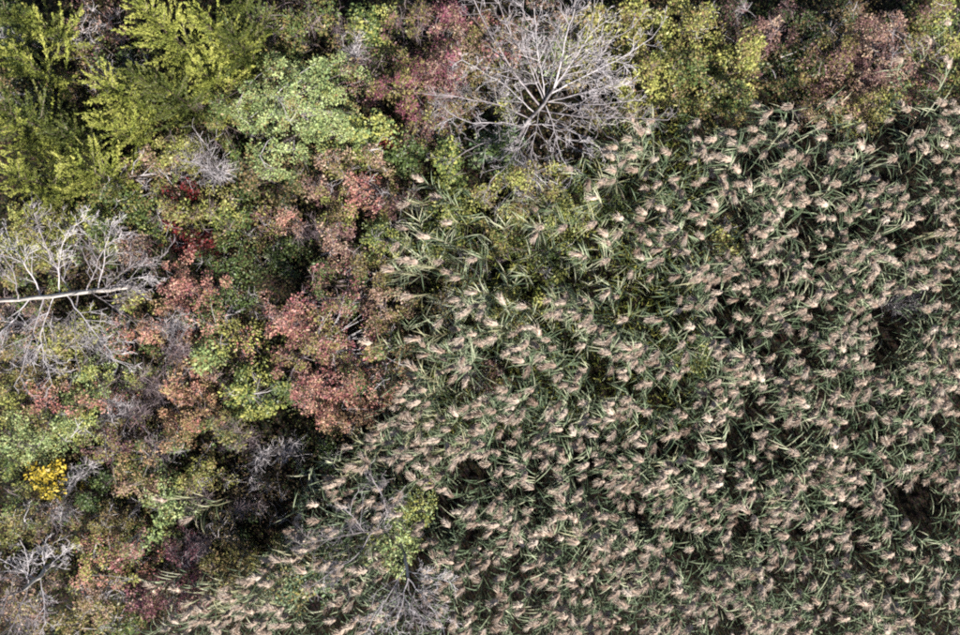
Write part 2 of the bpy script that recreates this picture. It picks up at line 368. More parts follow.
SHRUBS = [
    # px, py, rx, ry, top height, palette, style, label, share of bare twigs
    # --- top left, among the cedars
    (85, 28, 42, 34, 1.0, 'plum', 'sparse', 'dark purplish low brush in the shaded hollow between the top left cedars', .5),
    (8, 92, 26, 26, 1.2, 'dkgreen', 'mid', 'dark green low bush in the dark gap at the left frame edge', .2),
    (6, 24, 24, 26, 1.3, 'dkgreen', 'mid', 'dark green low bush at the left frame edge under the corner cedar', .2),
    (70, 68, 30, 24, 0.9, 'brown', 'sparse', 'brownish low brush at the foot of the shaded top left hollow', .4),
    (108, 62, 20, 22, 1.1, 'dkgreen', 'loose', 'small dark green shrub left of the brightest cedar', .2),
    (142, 166, 22, 18, 1.7, 'pinktan', 'fine', 'pinkish tan dried patch of shrub below the spreading cedar', .3),
    (172, 148, 24, 20, 1.6, 'yelgreen', 'fine', 'yellow green bush between the tan patch and grey twigs', .2),
    (120, 196, 36, 24, 1.5, 'green', 'mid', 'green bush just above the branches of the left dead tree', .2),
    (172, 186, 16, 13, 1.1, 'crimson', 'loose', 'small dark red bush above the crimson leaves', .2),
    (170, 212, 18, 14, 1.3, 'yelgreen', 'mid', 'green clump between the two dark red patches', .2),
    (176, 236, 22, 16, 0.8, 'crimson', 'loose', 'deep red shaded bush right of the left dead tree', .2),
    (194, 242, 9, 8, 1.4, 'crimson', 'broad', 'bright crimson leaf cluster, the reddest spot in the scrub', .05),
    (210, 208, 24, 20, 1.5, 'olive', 'loose', 'olive and tan clump right of the small dark red bush', .3),
    # --- top, left of the pale green bush
    (262, 22, 42, 32, 1.5, 'olive', 'loose', 'dull olive bush at the top edge beside the cedars', .4),
    (318, 30, 44, 34, 1.6, 'olive', 'loose', 'wide olive bush above the pale green bush', .25),
    (372, 18, 24, 22, 1.9, 'green', 'mid', 'small fresh green bush at the top edge left of the plum bushes', .1),
    (288, 98, 54, 50, 2.6, 'pale', 'fine', 'large pale lime green bush, the palest foliage in the picture', .05),
    (326, 116, 24, 24, 2.2, 'pale', 'fine', 'pale green side lobe bush right of the large lime bush', .1),
    (225, 112, 28, 32, 1.9, 'green', 'fine', 'green bush wedged between the cedars and pale lime bush', .3),
    (356, 74, 26, 34, 1.4, 'brown', 'sparse', 'brownish tangled bush between lime bush and magenta bush', .5),
    (370, 132, 24, 20, 2.0, 'yelgreen', 'broad', 'bright yellow green clump at the lower right of the lime bush', .05),
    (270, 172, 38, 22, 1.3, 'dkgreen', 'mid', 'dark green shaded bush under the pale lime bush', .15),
    # --- plum and magenta bushes
    (410, 18, 26, 24, 2.0, 'plum', 'fine', 'dusky plum bush at the top edge', .25),
    (446, 12, 18, 20, 2.3, 'magenta', 'fine', 'vivid magenta pink bush at the top edge left of the dead tree', .05),
    (404, 78, 30, 28, 2.3, 'magenta', 'fine', 'large magenta bush left of the top dead tree', .08),
    (440, 68, 24, 24, 2.2, 'magenta', 'fine', 'magenta bush against the left branches of the top dead tree', .12),
    (432, 112, 26, 24, 1.7, 'plum', 'fine', 'dull purple bush under the large magenta bush', .3),
    (458, 40, 18, 22, 1.6, 'pinktan', 'fine', 'pinkish bush between the magenta bushes and top dead tree', .3),
    (446, 160, 15, 16, 1.6, 'yelgreen', 'broad', 'small yellow green bush at the reed edge below the plum bush', .1),
    (404, 146, 18, 16, 1.5, 'green', 'mid', 'small green bush beneath the dull purple bush', .1),
    (390, 140, 10, 12, 1.2, 'crimson', 'mid', 'tiny dark red sprig beside the yellow green clump', .2),
    # --- under the top dead tree
    (488, 34, 26, 30, 1.5, 'red', 'fine', 'reddish bush behind the upper left limbs of the top dead tree', .3),
    (540, 28, 30, 28, 1.4, 'pinktan', 'fine', 'pinkish olive bush behind the upper limbs of the top dead tree', .35),
    (478, 84, 22, 24, 1.3, 'olive', 'loose', 'olive bush behind the left limbs of the top dead tree', .3),
    (590, 30, 26, 30, 1.6, 'olive', 'mid', 'olive bush behind the upper right limbs of the top dead tree', .3),
    (560, 48, 10, 12, 2.4, 'pale', 'mid', 'small light green tuft in the top dead tree', .05),
    (590, 82, 26, 24, 1.5, 'olive', 'loose', 'olive tan bush behind the right limbs of the top dead tree', .4),
    (498, 150, 24, 22, 1.3, 'teal', 'broad', 'bluish green bush at the foot of the top dead tree', .1),
    (528, 182, 36, 28, 2.7, 'yelgreen', 'fine', 'bright yellow green bush with thin grey twigs below the top dead tree', .15),
    (500, 118, 22, 18, 1.2, 'green', 'loose', 'green bush right at the trunk of the top dead tree', .3),
    # --- olive thicket, top centre right
    (640, 22, 34, 28, 2.0, 'olive', 'mid', 'olive bush at the top edge, leftmost of the olive thicket', .15),
    (692, 20, 34, 26, 2.1, 'olive', 'mid', 'olive green bush at the top edge in the middle of the thicket', .1),
    (650, 76, 30, 32, 2.2, 'yelgreen', 'mid', 'yellowish olive bush touching the dead tree branch tips', .1),
    (700, 72, 38, 32, 2.3, 'olive', 'mid', 'broad rounded olive bush in the middle of the top thicket', .08),
    (744, 56, 26, 30, 2.3, 'olive', 'mid', 'olive bush at the right side of the top thicket', .1),
    (736, 94, 26, 18, 2.0, 'olive', 'mid', 'low olive bush at the lower right of the thicket beside reeds', .15),
    (614, 106, 26, 18, 1.5, 'olive', 'loose', 'olive bush just above the long right limb of the dead tree', .3),
    (738, 10, 20, 14, 1.6, 'plum', 'fine', 'dark plum bush at the top edge right of the olive thicket', .3),
    (768, 34, 12, 22, 2.2, 'plum', 'fine', 'purplish fringe bush on the right side of the olive thicket', .2),
    # --- top right thicket
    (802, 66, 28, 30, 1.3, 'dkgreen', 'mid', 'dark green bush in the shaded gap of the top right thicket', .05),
    (796, 22, 20, 22, 1.5, 'plum', 'fine', 'purple brown bush above the dark green bush', .3),
    (840, 18, 30, 24, 2.0, 'brown', 'fine', 'brown red and green mixed bush at the top edge', .15),
    (846, 56, 26, 26, 2.2, 'plum', 'fine', 'dull plum red bush in the middle of the top right thicket', .12),
    (888, 44, 30, 38, 2.4, 'pinktan', 'fine', 'dusty pink bush at the right of the top right thicket', .1),
    (884, 70, 22, 20, 2.3, 'plum', 'fine', 'mauve bush at the lower side of the dusty pink bush', .15),
    (842, 92, 28, 22, 1.9, 'pinktan', 'fine', 'beige pink bush above the reed plumes', .2),
    (878, 104, 28, 20, 1.8, 'olive', 'fine', 'olive tan bush at the reed edge below the mauve bush', .2),
    (898, 86, 13, 12, 1.9, 'teal', 'broad', 'small fresh green bush right of the mauve bush', .02),
    (918, 26, 18, 24, 1.6, 'green', 'mid', 'leafy green bush near the top right corner', .15),
    (946, 40, 20, 22, 1.8, 'yelgreen', 'mid', 'yellow olive bush near the top right corner at the frame edge', .2),
    (932, 66, 18, 16, 1.4, 'plum', 'mid', 'dark purple bush below the top right corner', .2),
    (926, 90, 18, 12, 1.6, 'red', 'fine', 'rust bush beside reeds under the top right corner', .2),
    (956, 72, 16, 16, 1.6, 'olive', 'mid', 'olive bush at the right frame edge above the reeds', .2),
    (930, 6, 22, 14, 1.9, 'plum', 'fine', 'dusky plum red bush at the top frame edge near the right corner', .2),
    (962, 8, 16, 16, 1.9, 'yelgreen', 'mid', 'olive yellow bush in the very top right corner', .2),
    # --- left, under and around the left dead tree
    (28, 232, 36, 26, 1.6, 'yelgreen', 'fine', 'yellow green bush behind upper twigs of the left dead tree at the frame edge', .2),
    (96, 232, 34, 24, 1.5, 'green', 'mid', 'green bush behind the upper middle twigs of the left dead tree', .25),
    (22, 272, 30, 22, 1.4, 'olive', 'fine', 'olive bush just above the pale trunk at the left frame edge', .3),
    (132, 250, 18, 16, 1.6, 'pinktan', 'fine', 'pinkish bush at the upper right twigs of the left dead tree', .25),
    (14, 326, 28, 26, 1.4, 'pinktan', 'fine', 'pinkish brown bush just below the pale trunk at the left frame edge', .35),
    (62, 336, 30, 24, 1.5, 'yelgreen', 'mid', 'yellow green bush behind the lower twigs of the left dead tree', .25),
    (92, 376, 28, 22, 1.6, 'yelgreen', 'fine', 'yellowish bush below the left dead tree', .25),
    (122, 336, 20, 20, 1.6, 'salmon', 'fine', 'pale salmon bush at the lower right twigs of the left dead tree', .3),
    (38, 372, 30, 22, 1.4, 'olive', 'fine', 'olive bush between the lower left twigs of the left dead tree', .35),
    (180, 280, 26, 24, 2.0, 'salmon', 'fine', 'salmon pink bush right of the left dead tree', .08),
    (204, 312, 18, 28, 1.9, 'salmon', 'fine', 'salmon orange bush below the salmon pink one', .1),
    (156, 326, 20, 18, 1.8, 'orange', 'fine', 'yellow orange bush left of the grey twig shrub', .15),
    (128, 303, 11, 9, 1.8, 'yelgreen', 'mid', 'small mustard green tuft at the foot of the pale trunk', .1),
    (172, 380, 20, 20, 1.7, 'orange', 'fine', 'golden orange bush below the grey twig shrubs', .15),
    (196, 358, 13, 13, 1.8, 'pale', 'broad', 'small bright lime clump below the salmon orange bush', .02),
    (140, 372, 22, 16, 1.0, 'dkgreen', 'loose', 'dark green low bush between yellowish and golden bushes', .3),
    (0, 356, 22, 22, 1.5, 'olive', 'fine', 'olive brown bush at the left frame edge under the dead tree twigs', .3),
    (2, 408, 20, 20, 1.6, 'yelgreen', 'fine', 'yellow green bush at the left frame edge beside the rose pink bush', .15),
    (36, 404, 22, 16, 1.7, 'salmon', 'fine', 'rose pink bush near the left frame edge above the yellow green bush', .1),
    (88, 404, 24, 20, 1.7, 'salmon', 'fine', 'coral pink bush below the left dead tree', .15),
    (180, 416, 26, 18, 1.8, 'orange', 'fine', 'peach orange bush below the golden orange bush', .12),
    # --- dark column between the salmon bushes and the red bush
    (222, 252, 24, 22, 1.1, 'dkgreen', 'loose', 'dark green bush right of the crimson cluster', .3),
    (234, 292, 18, 20, 1.0, 'dkgreen', 'loose', 'dark green bush in the shaded strip right of the salmon bushes', .2),
    (226, 330, 22, 22, 1.5, 'olive', 'loose', 'olive bush in the shaded strip left of the red bush', .25),
    (212, 374, 14, 13, 1.6, 'pinktan', 'sparse', 'cream tufted weed beside the lime clump', .3),
    (240, 346, 18, 14, 1.5, 'salmon', 'loose', 'dull pink bush right of the shaded olive bush', .2),
    (250, 394, 26, 22, 2.0, 'yelgreen', 'broad', 'leafy bright yellow green bush lower left of the red bush', .05),
    (282, 402, 16, 18, 1.5, 'teal', 'fine', 'grey green bush between the yellow green bush and the red bush', .25),
    (216, 430, 22, 16, 1.9, 'olive', 'fine', 'olive yellow bush above the purple grey twigs', .15),
    (228, 216, 20, 16, 0.8, 'green', 'mid', 'green bush in the dark patch under the grey twig shrub', .2),
    # --- centre: dark hollow, pink bushes and the big red bush
    (268, 222, 22, 20, 0.6, 'plum', 'loose', 'dark purple brush in the shaded hollow above the red bush', .3),
    (287, 220, 12, 10, 1.6, 'salmon', 'fine', 'small rose pink sprig lit in the shaded hollow', .1),
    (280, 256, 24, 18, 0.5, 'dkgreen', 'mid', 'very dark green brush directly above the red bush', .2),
    (326, 166, 22, 18, 2.0, 'pinktan', 'fine', 'pink tan bush below the pale lime bush', .2),
    (314, 188, 13, 13, 1.8, 'pinktan', 'fine', 'small pink tan bush on the edge of the dark hollow', .25),
    (368, 162, 18, 14, 1.9, 'pinktan', 'fine', 'dusty rose bush below the bright yellow green clump', .2),
    (358, 194, 20, 18, 1.9, 'salmon', 'fine', 'dull salmon bush in the middle of the pink thicket', .2),
    (400, 200, 22, 18, 1.6, 'plum', 'fine', 'faded purple bush at the reed edge', .3),
    (334, 216, 18, 14, 1.7, 'yelgreen', 'fine', 'yellow green bush right of the shaded hollow', .1),
    (344, 240, 24, 18, 1.9, 'pinktan', 'fine', 'pale pink bush above the big red bush', .2),
    (378, 236, 22, 18, 1.7, 'yelgreen', 'fine', 'olive yellow bush beside the leaning edge reeds', .15),
    (366, 270, 24, 18, 1.7, 'olive', 'fine', 'olive bush just above the red bush at the reed edge', .2),
    (330, 286, 30, 22, 2.4, 'red', 'fine', 'upper lobe of red shrub with pink and green leaves mixed', .22),
    (288, 312, 26, 26, 2.7, 'red', 'fine', 'dark rose red shrub on the left flank of the red thicket', .22),
    (338, 334, 40, 32, 2.5, 'red', 'fine', 'big brick red shrub in the heart of the red thicket', .22),
    (382, 308, 20, 22, 2.1, 'pinktan', 'fine', 'mauve pink shrub on the right flank of the red thicket', .15),
    (296, 356, 26, 24, 2.3, 'red', 'fine', 'rose red shrub at the lower left of the red thicket', .22),
    (388, 352, 18, 20, 2.1, 'orange', 'fine', 'orange red shrub at the right end of the red thicket', .1),
    (322, 386, 36, 26, 2.3, 'red', 'fine', 'dusty red brown shrub at the bottom of the red thicket', .08),
    (366, 384, 30, 26, 2.2, 'salmon', 'fine', 'tan salmon shrub at the lower right of the red thicket', .08),
    (342, 416, 30, 18, 1.9, 'orange', 'fine', 'peach brown shrub at the lowest edge of the red thicket', .12),
    # --- within the reeds
    (504, 236, 32, 24, 1.3, 'olive', 'fine', 'olive undergrowth bush among thin reeds below the dead tree', .15),
    (470, 262, 24, 20, 1.0, 'brown', 'fine', 'brownish low bush among the thin left reeds', .2),
    (520, 306, 26, 22, 1.5, 'yelgreen', 'fine', 'yellow green bush among the reeds, left of their middle', .1),
    (484, 382, 22, 20, 1.1, 'plum', 'fine', 'dark red brown bush among the reeds right of the red thicket', .2),
    (440, 240, 24, 22, 1.0, 'green', 'mid', 'dark green low bush beneath the leaning edge reeds', .2),
    (566, 214, 26, 20, 1.7, 'yelgreen', 'loose', 'loose yellow green bush among thin reeds right of the olive undergrowth', .15),
    (604, 196, 22, 18, 1.6, 'green', 'loose', 'loose green bush among thin reeds below the long right limb of the dead tree', .15),
    (452, 204, 20, 18, 1.5, 'yelgreen', 'loose', 'loose yellow green bush at the upper left tip of the reeds', .15),
    (560, 262, 24, 20, 1.7, 'green', 'loose', 'green bush among the reeds above the yellow green one', .15),
    (450, 300, 20, 20, 1.5, 'olive', 'loose', 'olive bush among edge reeds right of the mauve pink shrub', .2),
    (730, 234, 18, 18, 2.3, 'yelgreen', 'fine', 'bright yellow green bush standing in the upper reed bed', .05),
    (700, 354, 18, 16, 2.1, 'green', 'fine', 'green bush showing through the middle reed bed', .1),
    # --- bottom left
    (24, 436, 34, 26, 2.0, 'pale', 'fine', 'pale yellow green bush at the left frame edge above the yellow bush', .08),
    (66, 430, 24, 20, 1.9, 'yelgreen', 'fine', 'yellow green bush left of the plum coloured bush', .1),
    (8, 474, 18, 22, 1.6, 'green', 'fine', 'green bush at the left frame edge beside the yellow bush', .15),
    (38, 483, 9, 16, 2.0, 'yellow', 'broad', 'bright golden yellow bush, the only strongly yellow one', .03),
    (106, 444, 28, 22, 1.9, 'plum', 'fine', 'plum pink bush right of the yellow green bushes', .2),
    (136, 462, 20, 20, 1.8, 'orange', 'fine', 'orange tan bush right of the plum pink bush', .15),
    (176, 442, 20, 14, 1.7, 'orange', 'fine', 'light orange bush below the peach orange bush', .2),
    (128, 488, 18, 20, 1.9, 'pinktan', 'fine', 'pinkish beige bush above the pale green clump', .15),
    (162, 500, 22, 20, 1.9, 'pale', 'mid', 'pale green clump in the middle of the lower left scrub', .08),
    (82, 496, 28, 22, 1.2, 'dkgreen', 'mid', 'dark green bush right of the golden yellow bush', .2),
    (112, 520, 26, 18, 1.3, 'olive', 'fine', 'olive bush below the dark green bush', .2),
    (48, 528, 24, 20, 1.5, 'pinktan', 'fine', 'brownish pink bush above the lower left dead tree', .25),
    (196, 480, 20, 16, 1.6, 'olive', 'fine', 'brownish olive bush right of the pinkish beige bush', .2),
    (12, 520, 22, 22, 1.4, 'olive', 'fine', 'olive bush at the left frame edge above the lower left dead tree', .3),
    (98, 570, 30, 26, 2.0, 'salmon', 'fine', 'salmon red bush right of the lower left dead tree', .12),
    (90, 606, 24, 20, 1.7, 'pinktan', 'fine', 'greyish pink bush below the salmon red bush', .3),
    (122, 552, 18, 16, 1.9, 'red', 'fine', 'dark coral bush at the top right of the salmon red bush', .15),
    (146, 548, 12, 12, 1.8, 'pale', 'mid', 'tiny pale green clump right of the dark coral bush', .05),
    (178, 550, 15, 17, 1.5, 'magenta', 'fine', 'dull red bush left of the grey twig tangle at the bottom', .2),
    (150, 608, 26, 22, 1.7, 'magenta', 'fine', 'wine red bush at the bottom left of the fringe reeds', .15),
    (198, 606, 18, 20, 1.6, 'magenta', 'mid', 'dark crimson bush among the bottom fringe reeds', .1),
    (224, 570, 24, 22, 1.7, 'olive', 'fine', 'brown olive bush above the bottom fringe reeds', .2),
    (222, 530, 22, 18, 1.2, 'brown', 'fine', 'dull brown bush at the left of the dark hollow', .3),
    (112, 628, 22, 16, 1.3, 'green', 'mid', 'green bush at the bottom edge left of the wine red bush', .2),
    (68, 626, 18, 16, 1.4, 'olive', 'fine', 'olive bush at the bottom edge right of the lower left dead tree', .3),
    (20, 606, 28, 24, 1.2, 'pinktan', 'fine', 'brownish pink brush underneath the lower left dead tree', .4),
    (172, 518, 16, 12, 1.2, 'dkgreen', 'mid', 'dark green sprig below the pale green clump', .2),
    (238, 600, 26, 18, 1.4, 'olive', 'fine', 'olive low bush behind the bottom fringe reeds', .2),
    # --- bottom centre
    (262, 560, 26, 18, 1.2, 'olive', 'fine', 'mustard olive bush at the lower rim of the dark hollow', .2),
    (294, 588, 34, 24, 3.0, 'teal', 'mid', 'fresh bluish green bush left of the bottom dead tree', .1),
    (328, 576, 24, 18, 2.9, 'teal', 'fine', 'green bush under the left limb of the bottom dead tree', .2),
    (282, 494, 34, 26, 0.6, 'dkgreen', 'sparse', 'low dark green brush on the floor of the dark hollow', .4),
    (246, 494, 22, 20, 0.8, 'brown', 'sparse', 'low brown brush at the left of the dark hollow', .5),
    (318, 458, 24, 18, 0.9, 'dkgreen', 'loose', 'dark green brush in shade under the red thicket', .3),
]

BARE = [
    (214, 162, 26, 2.0, 'silvery grey leafless shrub below the cedars, left of the dark bush', MAT_TWIG, 10),
    (178, 328, 16, 2.0, 'grey leafless shrub between yellow orange and salmon bushes', MAT_TWIG, 8),
    (176, 352, 14, 1.9, 'purple grey leafless shrub above the golden orange bush', MAT_PTWIG, 7),
    (150, 396, 26, 1.8, 'wide mauve grey leafless shrub between coral and peach bushes', MAT_PTWIG, 10),
    (120, 410, 14, 1.7, 'small grey leafless shrub right of the coral pink bush', MAT_TWIG, 7),
    (246, 440, 18, 1.8, 'purplish leafless shrub at the upper left of the dark hollow', MAT_PTWIG, 5),
    (268, 454, 12, 1.5, 'pale grey leafless shrub in the dark hollow under the red thicket', MAT_TWIG, 5),
    (292, 446, 12, 1.4, 'small grey leafless shrub against the base of the red thicket', MAT_TWIG, 6),
    (156, 450, 14, 1.8, 'grey leafless shrub right of the orange tan bush', MAT_PTWIG, 7),
    (82, 470, 12, 1.6, 'little grey leafless shrub below the plum pink bush', MAT_TWIG, 6),
    (200, 544, 16, 1.6, 'dark grey leafless shrub above the dark crimson bush', MAT_PTWIG, 8),
    (252, 508, 14, 1.1, 'grey leafless shrub low in the left of the dark hollow', MAT_PTWIG, 4),
    (196, 500, 14, 1.6, 'brown grey leafless shrub right of the pale green clump', MAT_PTWIG, 6),
    (106, 342, 18, 1.5, 'grey leafless shrub under the right twigs of the left dead tree', MAT_TWIG, 7),
    (60, 512, 16, 1.5, 'grey leafless shrub between golden yellow and brownish pink bushes', MAT_TWIG, 7),
    (356, 48, 12, 1.7, 'small grey leafless shrub above the brownish tangled bush', MAT_TWIG, 6),
    (310, 232, 14, 1.4, 'grey leafless shrub on the right rim of the upper dark hollow', MAT_PTWIG, 6),
    (904, 306, 18, 1.9, 'grey leafless shrub in a dark gap of the reeds at right', MAT_TWIG, 8),
]

for (px, py, rx, ry, zt, pal, st, lab, tw) in SHRUBS:
    make_shrub(px, py, rx, ry, zt, pal, st, lab, tw)
for a in BARE:
    make_bare_shrub(*a)


# ------------------------------------------------------------------ cedars
def make_cedar(tx, ty, h, rb, pal, label, seed, squash=1.0):
    """tx, ty: where the pointed top shows; h: height; rb: radius near the foot"""
    rng = np.random.default_rng(seed)
    t = at(tx, ty, h)
    root = thing('cedar_tree', label, 'tree', (t[0], t[1], 0), 'cedar trees in the top left corner')
    k = 10; zz = np.linspace(-0.15, h * 0.97, k)
    P = np.stack([rng.normal(0, 0.02, k), rng.normal(0, 0.02, k), zz], -1)
    g = Geo(); g.add(tube(P, np.linspace(0.032, 0.006, k) * h / 4.5, 7), 0.1)
    obj('trunk', g.mesh('trunk', [MAT_STEM], True), root)
    nb = int(17 * h)
    crown = Geo(); wood = Geo()
    Ps, Ds, Ls, Rs = [], [], [], []
    for b in range(nb):
        f = (b + rng.uniform(0, 1)) / nb
        z = h * (0.08 + 0.84 * f ** 0.9)
        az = rng.uniform(0, 2 * math.pi)
        reach = rb * (1 - f) ** 0.7 * rng.uniform(0.55, 1.45) + 0.22
        el = 0.50 + 0.55 * f + rng.normal(0, 0.14)
        d = np.array([math.cos(az) * math.cos(el), math.sin(az) * math.cos(el), math.sin(el)])
        m = 7; u = np.linspace(0, 1, m)
        pts = np.array([0, 0, z]) + d * (u * reach)[:, None] + np.stack([0 * u, 0 * u, 0.12 * reach * u ** 2], -1)
        pts += rng.normal(0, 0.012, (m, 3)) * u[:, None]
        if reach > 0.3 and rng.uniform() < 0.6: wood.add(tube(pts, np.linspace(0.011, 0.004, m), 3), rng.uniform(0, 1))
        ns = max(8, int(reach / 0.026)); br = rng.uniform(0, 1)
        for j in range(ns):
            v = 0.0 + 1.0 * (j + rng.uniform(0, 1)) / ns
            p = np.array([np.interp(v, u, pts[:, c]) for c in range(3)])
            ld = unit(d * 1.1 + unit(rng.normal(0, 1, 3)) * rng.uniform(0.4, 0.95) + np.array([0, 0, 0.25]))
            ll = (0.035 + 0.23 * (1 - v) ** 0.8 * min(reach, 0.8)) * rng.uniform(0.6, 1.3)
            Ps.append(p); Ds.append(ld); Ls.append(ll); Rs.append(0.35 * br + 0.30 * v)
    Ps = np.array(Ps); Ds = np.array(Ds); Ls = np.array(Ls); Rs = np.array(Rs)
    n = len(Ps); per = 7
    i = np.repeat(np.arange(n), per); w = np.tile((np.arange(per) + 0.5) / per, n)
    lat = unit(np.cross(Ds[i], rng.normal(0, 1, (n * per, 3))))
    Pq = Ps[i] + Ds[i] * (Ls[i] * w)[:, None]
    Dq = unit(Ds[i] + lat * rng.uniform(0.2, 0.7, n * per)[:, None])
    Nq = unit(rng.normal(0, 0.6, (n * per, 3)) + np.array([0.15, -0.3, 0.8]))
    Lq = 0.046 * rng.uniform(0.7, 1.3, n * per) * (1.15 - 0.4 * w); Wq = Lq * 0.36
    crown.add(leaf_quads(Pq, Dq, Nq, Lq, Wq, 0.05), np.clip(Rs[i] + 0.35 * rng.uniform(0, 1, n * per), 0, 1))
    tag(obj('crown', crown.mesh('crown', [LEAFMAT[pal]]), root), kind='stuff')
    tag(obj('branches', wood.mesh('branches', [MAT_STEM]), root), kind='stuff')


CEDARS = [
    (130, -4, 4.6, 1.15, 'cedar', 'brightest yellow green cedar at the top edge'),
    (192, 8, 3.9, 0.85, 'cedar', 'yellow green cedar right of the brightest one'),
    (222, 22, 3.3, 0.85, 'cedardk', 'darker green cedar at the right of the cedar group'),
    (22, 12, 2.5, 0.6, 'cedar', 'narrow cedar near the left frame edge at the top'),
    (-8, 44, 3.2, 0.8, 'cedar', 'cedar cut by the left frame edge near the top'),
    (98, 78, 3.4, 1.15, 'cedar', 'spreading cedar with grey limbs showing in the middle of the group'),
    (124, 66, 3.6, 0.55, 'cedardk', 'slim upright cedar below the brightest one'),
    (44, 126, 3.0, 0.85, 'cedardk', 'bushy cedar right of the dark gap at left'),
    (-4, 116, 3.2, 0.9, 'cedar', 'cedar at the left frame edge under the dark gap'),
    (2, 172, 3.2, 1.0, 'cedar', 'low wide cedar at the left frame edge above the dead tree'),
    (70, 164, 2.9, 1.0, 'cedar', 'rounded cedar above the twigs of the left dead tree'),
    (160, 84, 3.0, 0.9, 'cedardk', 'green cedar under the right side of the brightest one'),
    (196, 66, 2.8, 0.9, 'cedar', 'small yellow green cedar beside the pale lime bush'),
    (96, 120, 2.8, 0.8, 'cedar', 'small cedar below the spreading one'),
    (-30, 96, 4.2, 0.9, 'cedardk', 'dark green cedar cut off by the left frame edge beside the dark gap'),
    (-20, -6, 3.4, 0.9, 'cedardk', 'dark cedar filling the very top left corner'),
    (232, -6, 3.2, 0.8, 'cedardk', 'dark cedar at the top edge beside the olive bush'),
]
for i, (tx, ty, h, rb, pal, lab) in enumerate(CEDARS):
    make_cedar(tx, ty, h, rb, pal, lab, 500 + i)


# ------------------------------------------------------------------ dead trees
def limb_points(L, n=14, seed=0, wob=0.011):
    """L: list of (px, py, z) along a limb"""
    W = np.array([at(*p) for p in L])
    d = np.r_[0, np.cumsum(np.linalg.norm(np.diff(W, axis=0), axis=1))]
    u = np.linspace(0, d[-1], n)
    pts = np.stack([np.interp(u, d, W[:, c]) for c in range(3)], -1)
    rng = np.random.default_rng(seed)
    ker = np.array([0.25, 0.5, 0.25])
    for c in range(3):
        x = pts[:, c]; x[1:-1] = np.convolve(x, ker, 'valid')
    pts[1:-1] += rng.normal(0, wob, (n - 2, 3))
    return pts, d[-1]


def make_dead_tree(label, trunk, r0, r1, limbs, mat, seed, twl=0.55, twn=9, kids=(2, 4), trmat=None):
    rng = np.random.default_rng(seed)
    tp, _ = limb_points(trunk, 14, seed, 0.012)
    base = np.array([tp[0][0], tp[0][1], 0.0])
    root = thing('dead_tree', label, 'tree', base)
    g = Geo(); q = tube(tp - base, np.linspace(r0, r1, 14), 9); g.add(q, rng.uniform(0.0, 1.0, len(q)))
    obj('trunk', g.mesh('trunk', [trmat or mat], True), root)
    for k, (pts_px, ra) in enumerate(limbs):
        if pts_px[-1][1] > pts_px[0][1] + 20:
            z0_ = pts_px[0][2]; pts_px = [(a_, b_, z0_ + (c_ - z0_) * 0.3) for a_, b_, c_ in pts_px]
        p, ln = limb_points(pts_px, 12, seed + k + 1)
        p = p - base
        ra = ra * 0.47; g = Geo(); rr = np.linspace(ra, max(0.006, ra * 0.28), 12); q = tube(p, rr, 6); tone = rng.uniform(0.0, 0.75); g.add(q, tone + rng.uniform(0, 0.25, len(q)))
        b = obj('branch', g.mesh('branch', [mat], True), root)
        br = []
        for _ in range(max(3, int(twn * ln / 1.5))):
            i = rng.integers(2, 12); t = unit(p[i] - p[i - 1]); side = unit(np.cross(t, rng.normal(0, 1, 3)))
            grow(rng, br, p[i], unit(t * 0.75 + side * 0.75), twl * rng.uniform(0.5, 1.3) * (1.15 - 0.06 * i), max(rr[i] * 0.55, 0.006), 2, 0.75, 0.12, 0.09, kids, 0.0036)
        tg = Geo()
        for (pp, r_, d_) in br: tg.add(tube(pp, r_, 4 if d_ == 2 else 3), np.clip(tone + rng.uniform(-0.2, 0.4), 0, 1))
        tag(obj('twigs', tg.mesh('twigs', [mat]), b), kind='stuff')
    return root


# left: pale straight trunk reaching towards and beyond the left frame edge, limbs fanning up and down the picture
T1 = [(134, 286, -0.1), (110, 289, 1.2), (70, 294, 2.8), (30, 298, 4.1), (-30, 303, 5.8)]
make_dead_tree('leafless dead tree with a pale straight trunk at the left frame edge', T1, 0.064, 0.028, [
    ([(98, 290, 1.7), (104, 262, 2.1), (108, 236, 2.4), (112, 222, 2.7)], .028),
    ([(86, 292, 2.2), (100, 256, 2.6), (122, 228, 2.9)], .026),
    ([(72, 294, 2.7), (56, 268, 3.0), (42, 238, 3.4), (34, 214, 3.8)], .032),
    ([(60, 295, 3.1), (58, 264, 3.4), (66, 232, 3.7), (90, 216, 3.9)], .026),
    ([(42, 297, 3.7), (28, 268, 4.1), (12, 246, 4.4), (2, 222, 4.8)], .028),
    ([(104, 289, 1.4), (128, 268, 1.7), (150, 258, 1.9), (164, 256, 2.1)], .024),
    ([(112, 289, 1.1), (134, 278, 1.4), (154, 276, 1.6)], .018),
    ([(78, 293, 2.5), (74, 326, 2.9), (76, 352, 3.2), (80, 372, 3.4)], .030),
    ([(66, 294, 2.9), (84, 318, 3.1), (104, 344, 3.3), (118, 366, 3.4)], .026),
    ([(44, 297, 3.7), (36, 322, 4.0), (30, 344, 4.3), (20, 376, 4.7)], .032),
    ([(30, 298, 4.1), (12, 322, 4.5), (-8, 340, 4.8)], .028),
    ([(90, 291, 2.0), (112, 306, 2.2), (138, 326, 2.4)], .020),
    ([(54, 296, 3.3), (40, 330, 3.4), (44, 362, 3.5), (52, 384, 3.5)], .022),
    ([(18, 300, 4.5), (14, 270, 4.9), (-6, 240, 5.3)], .024),
    ([(94, 291, 1.8), (118, 284, 2.3), (140, 290, 2.7)], .018),
], MAT_TWIG, 71, 0.55, 15, (2, 4), MAT_DEAD)

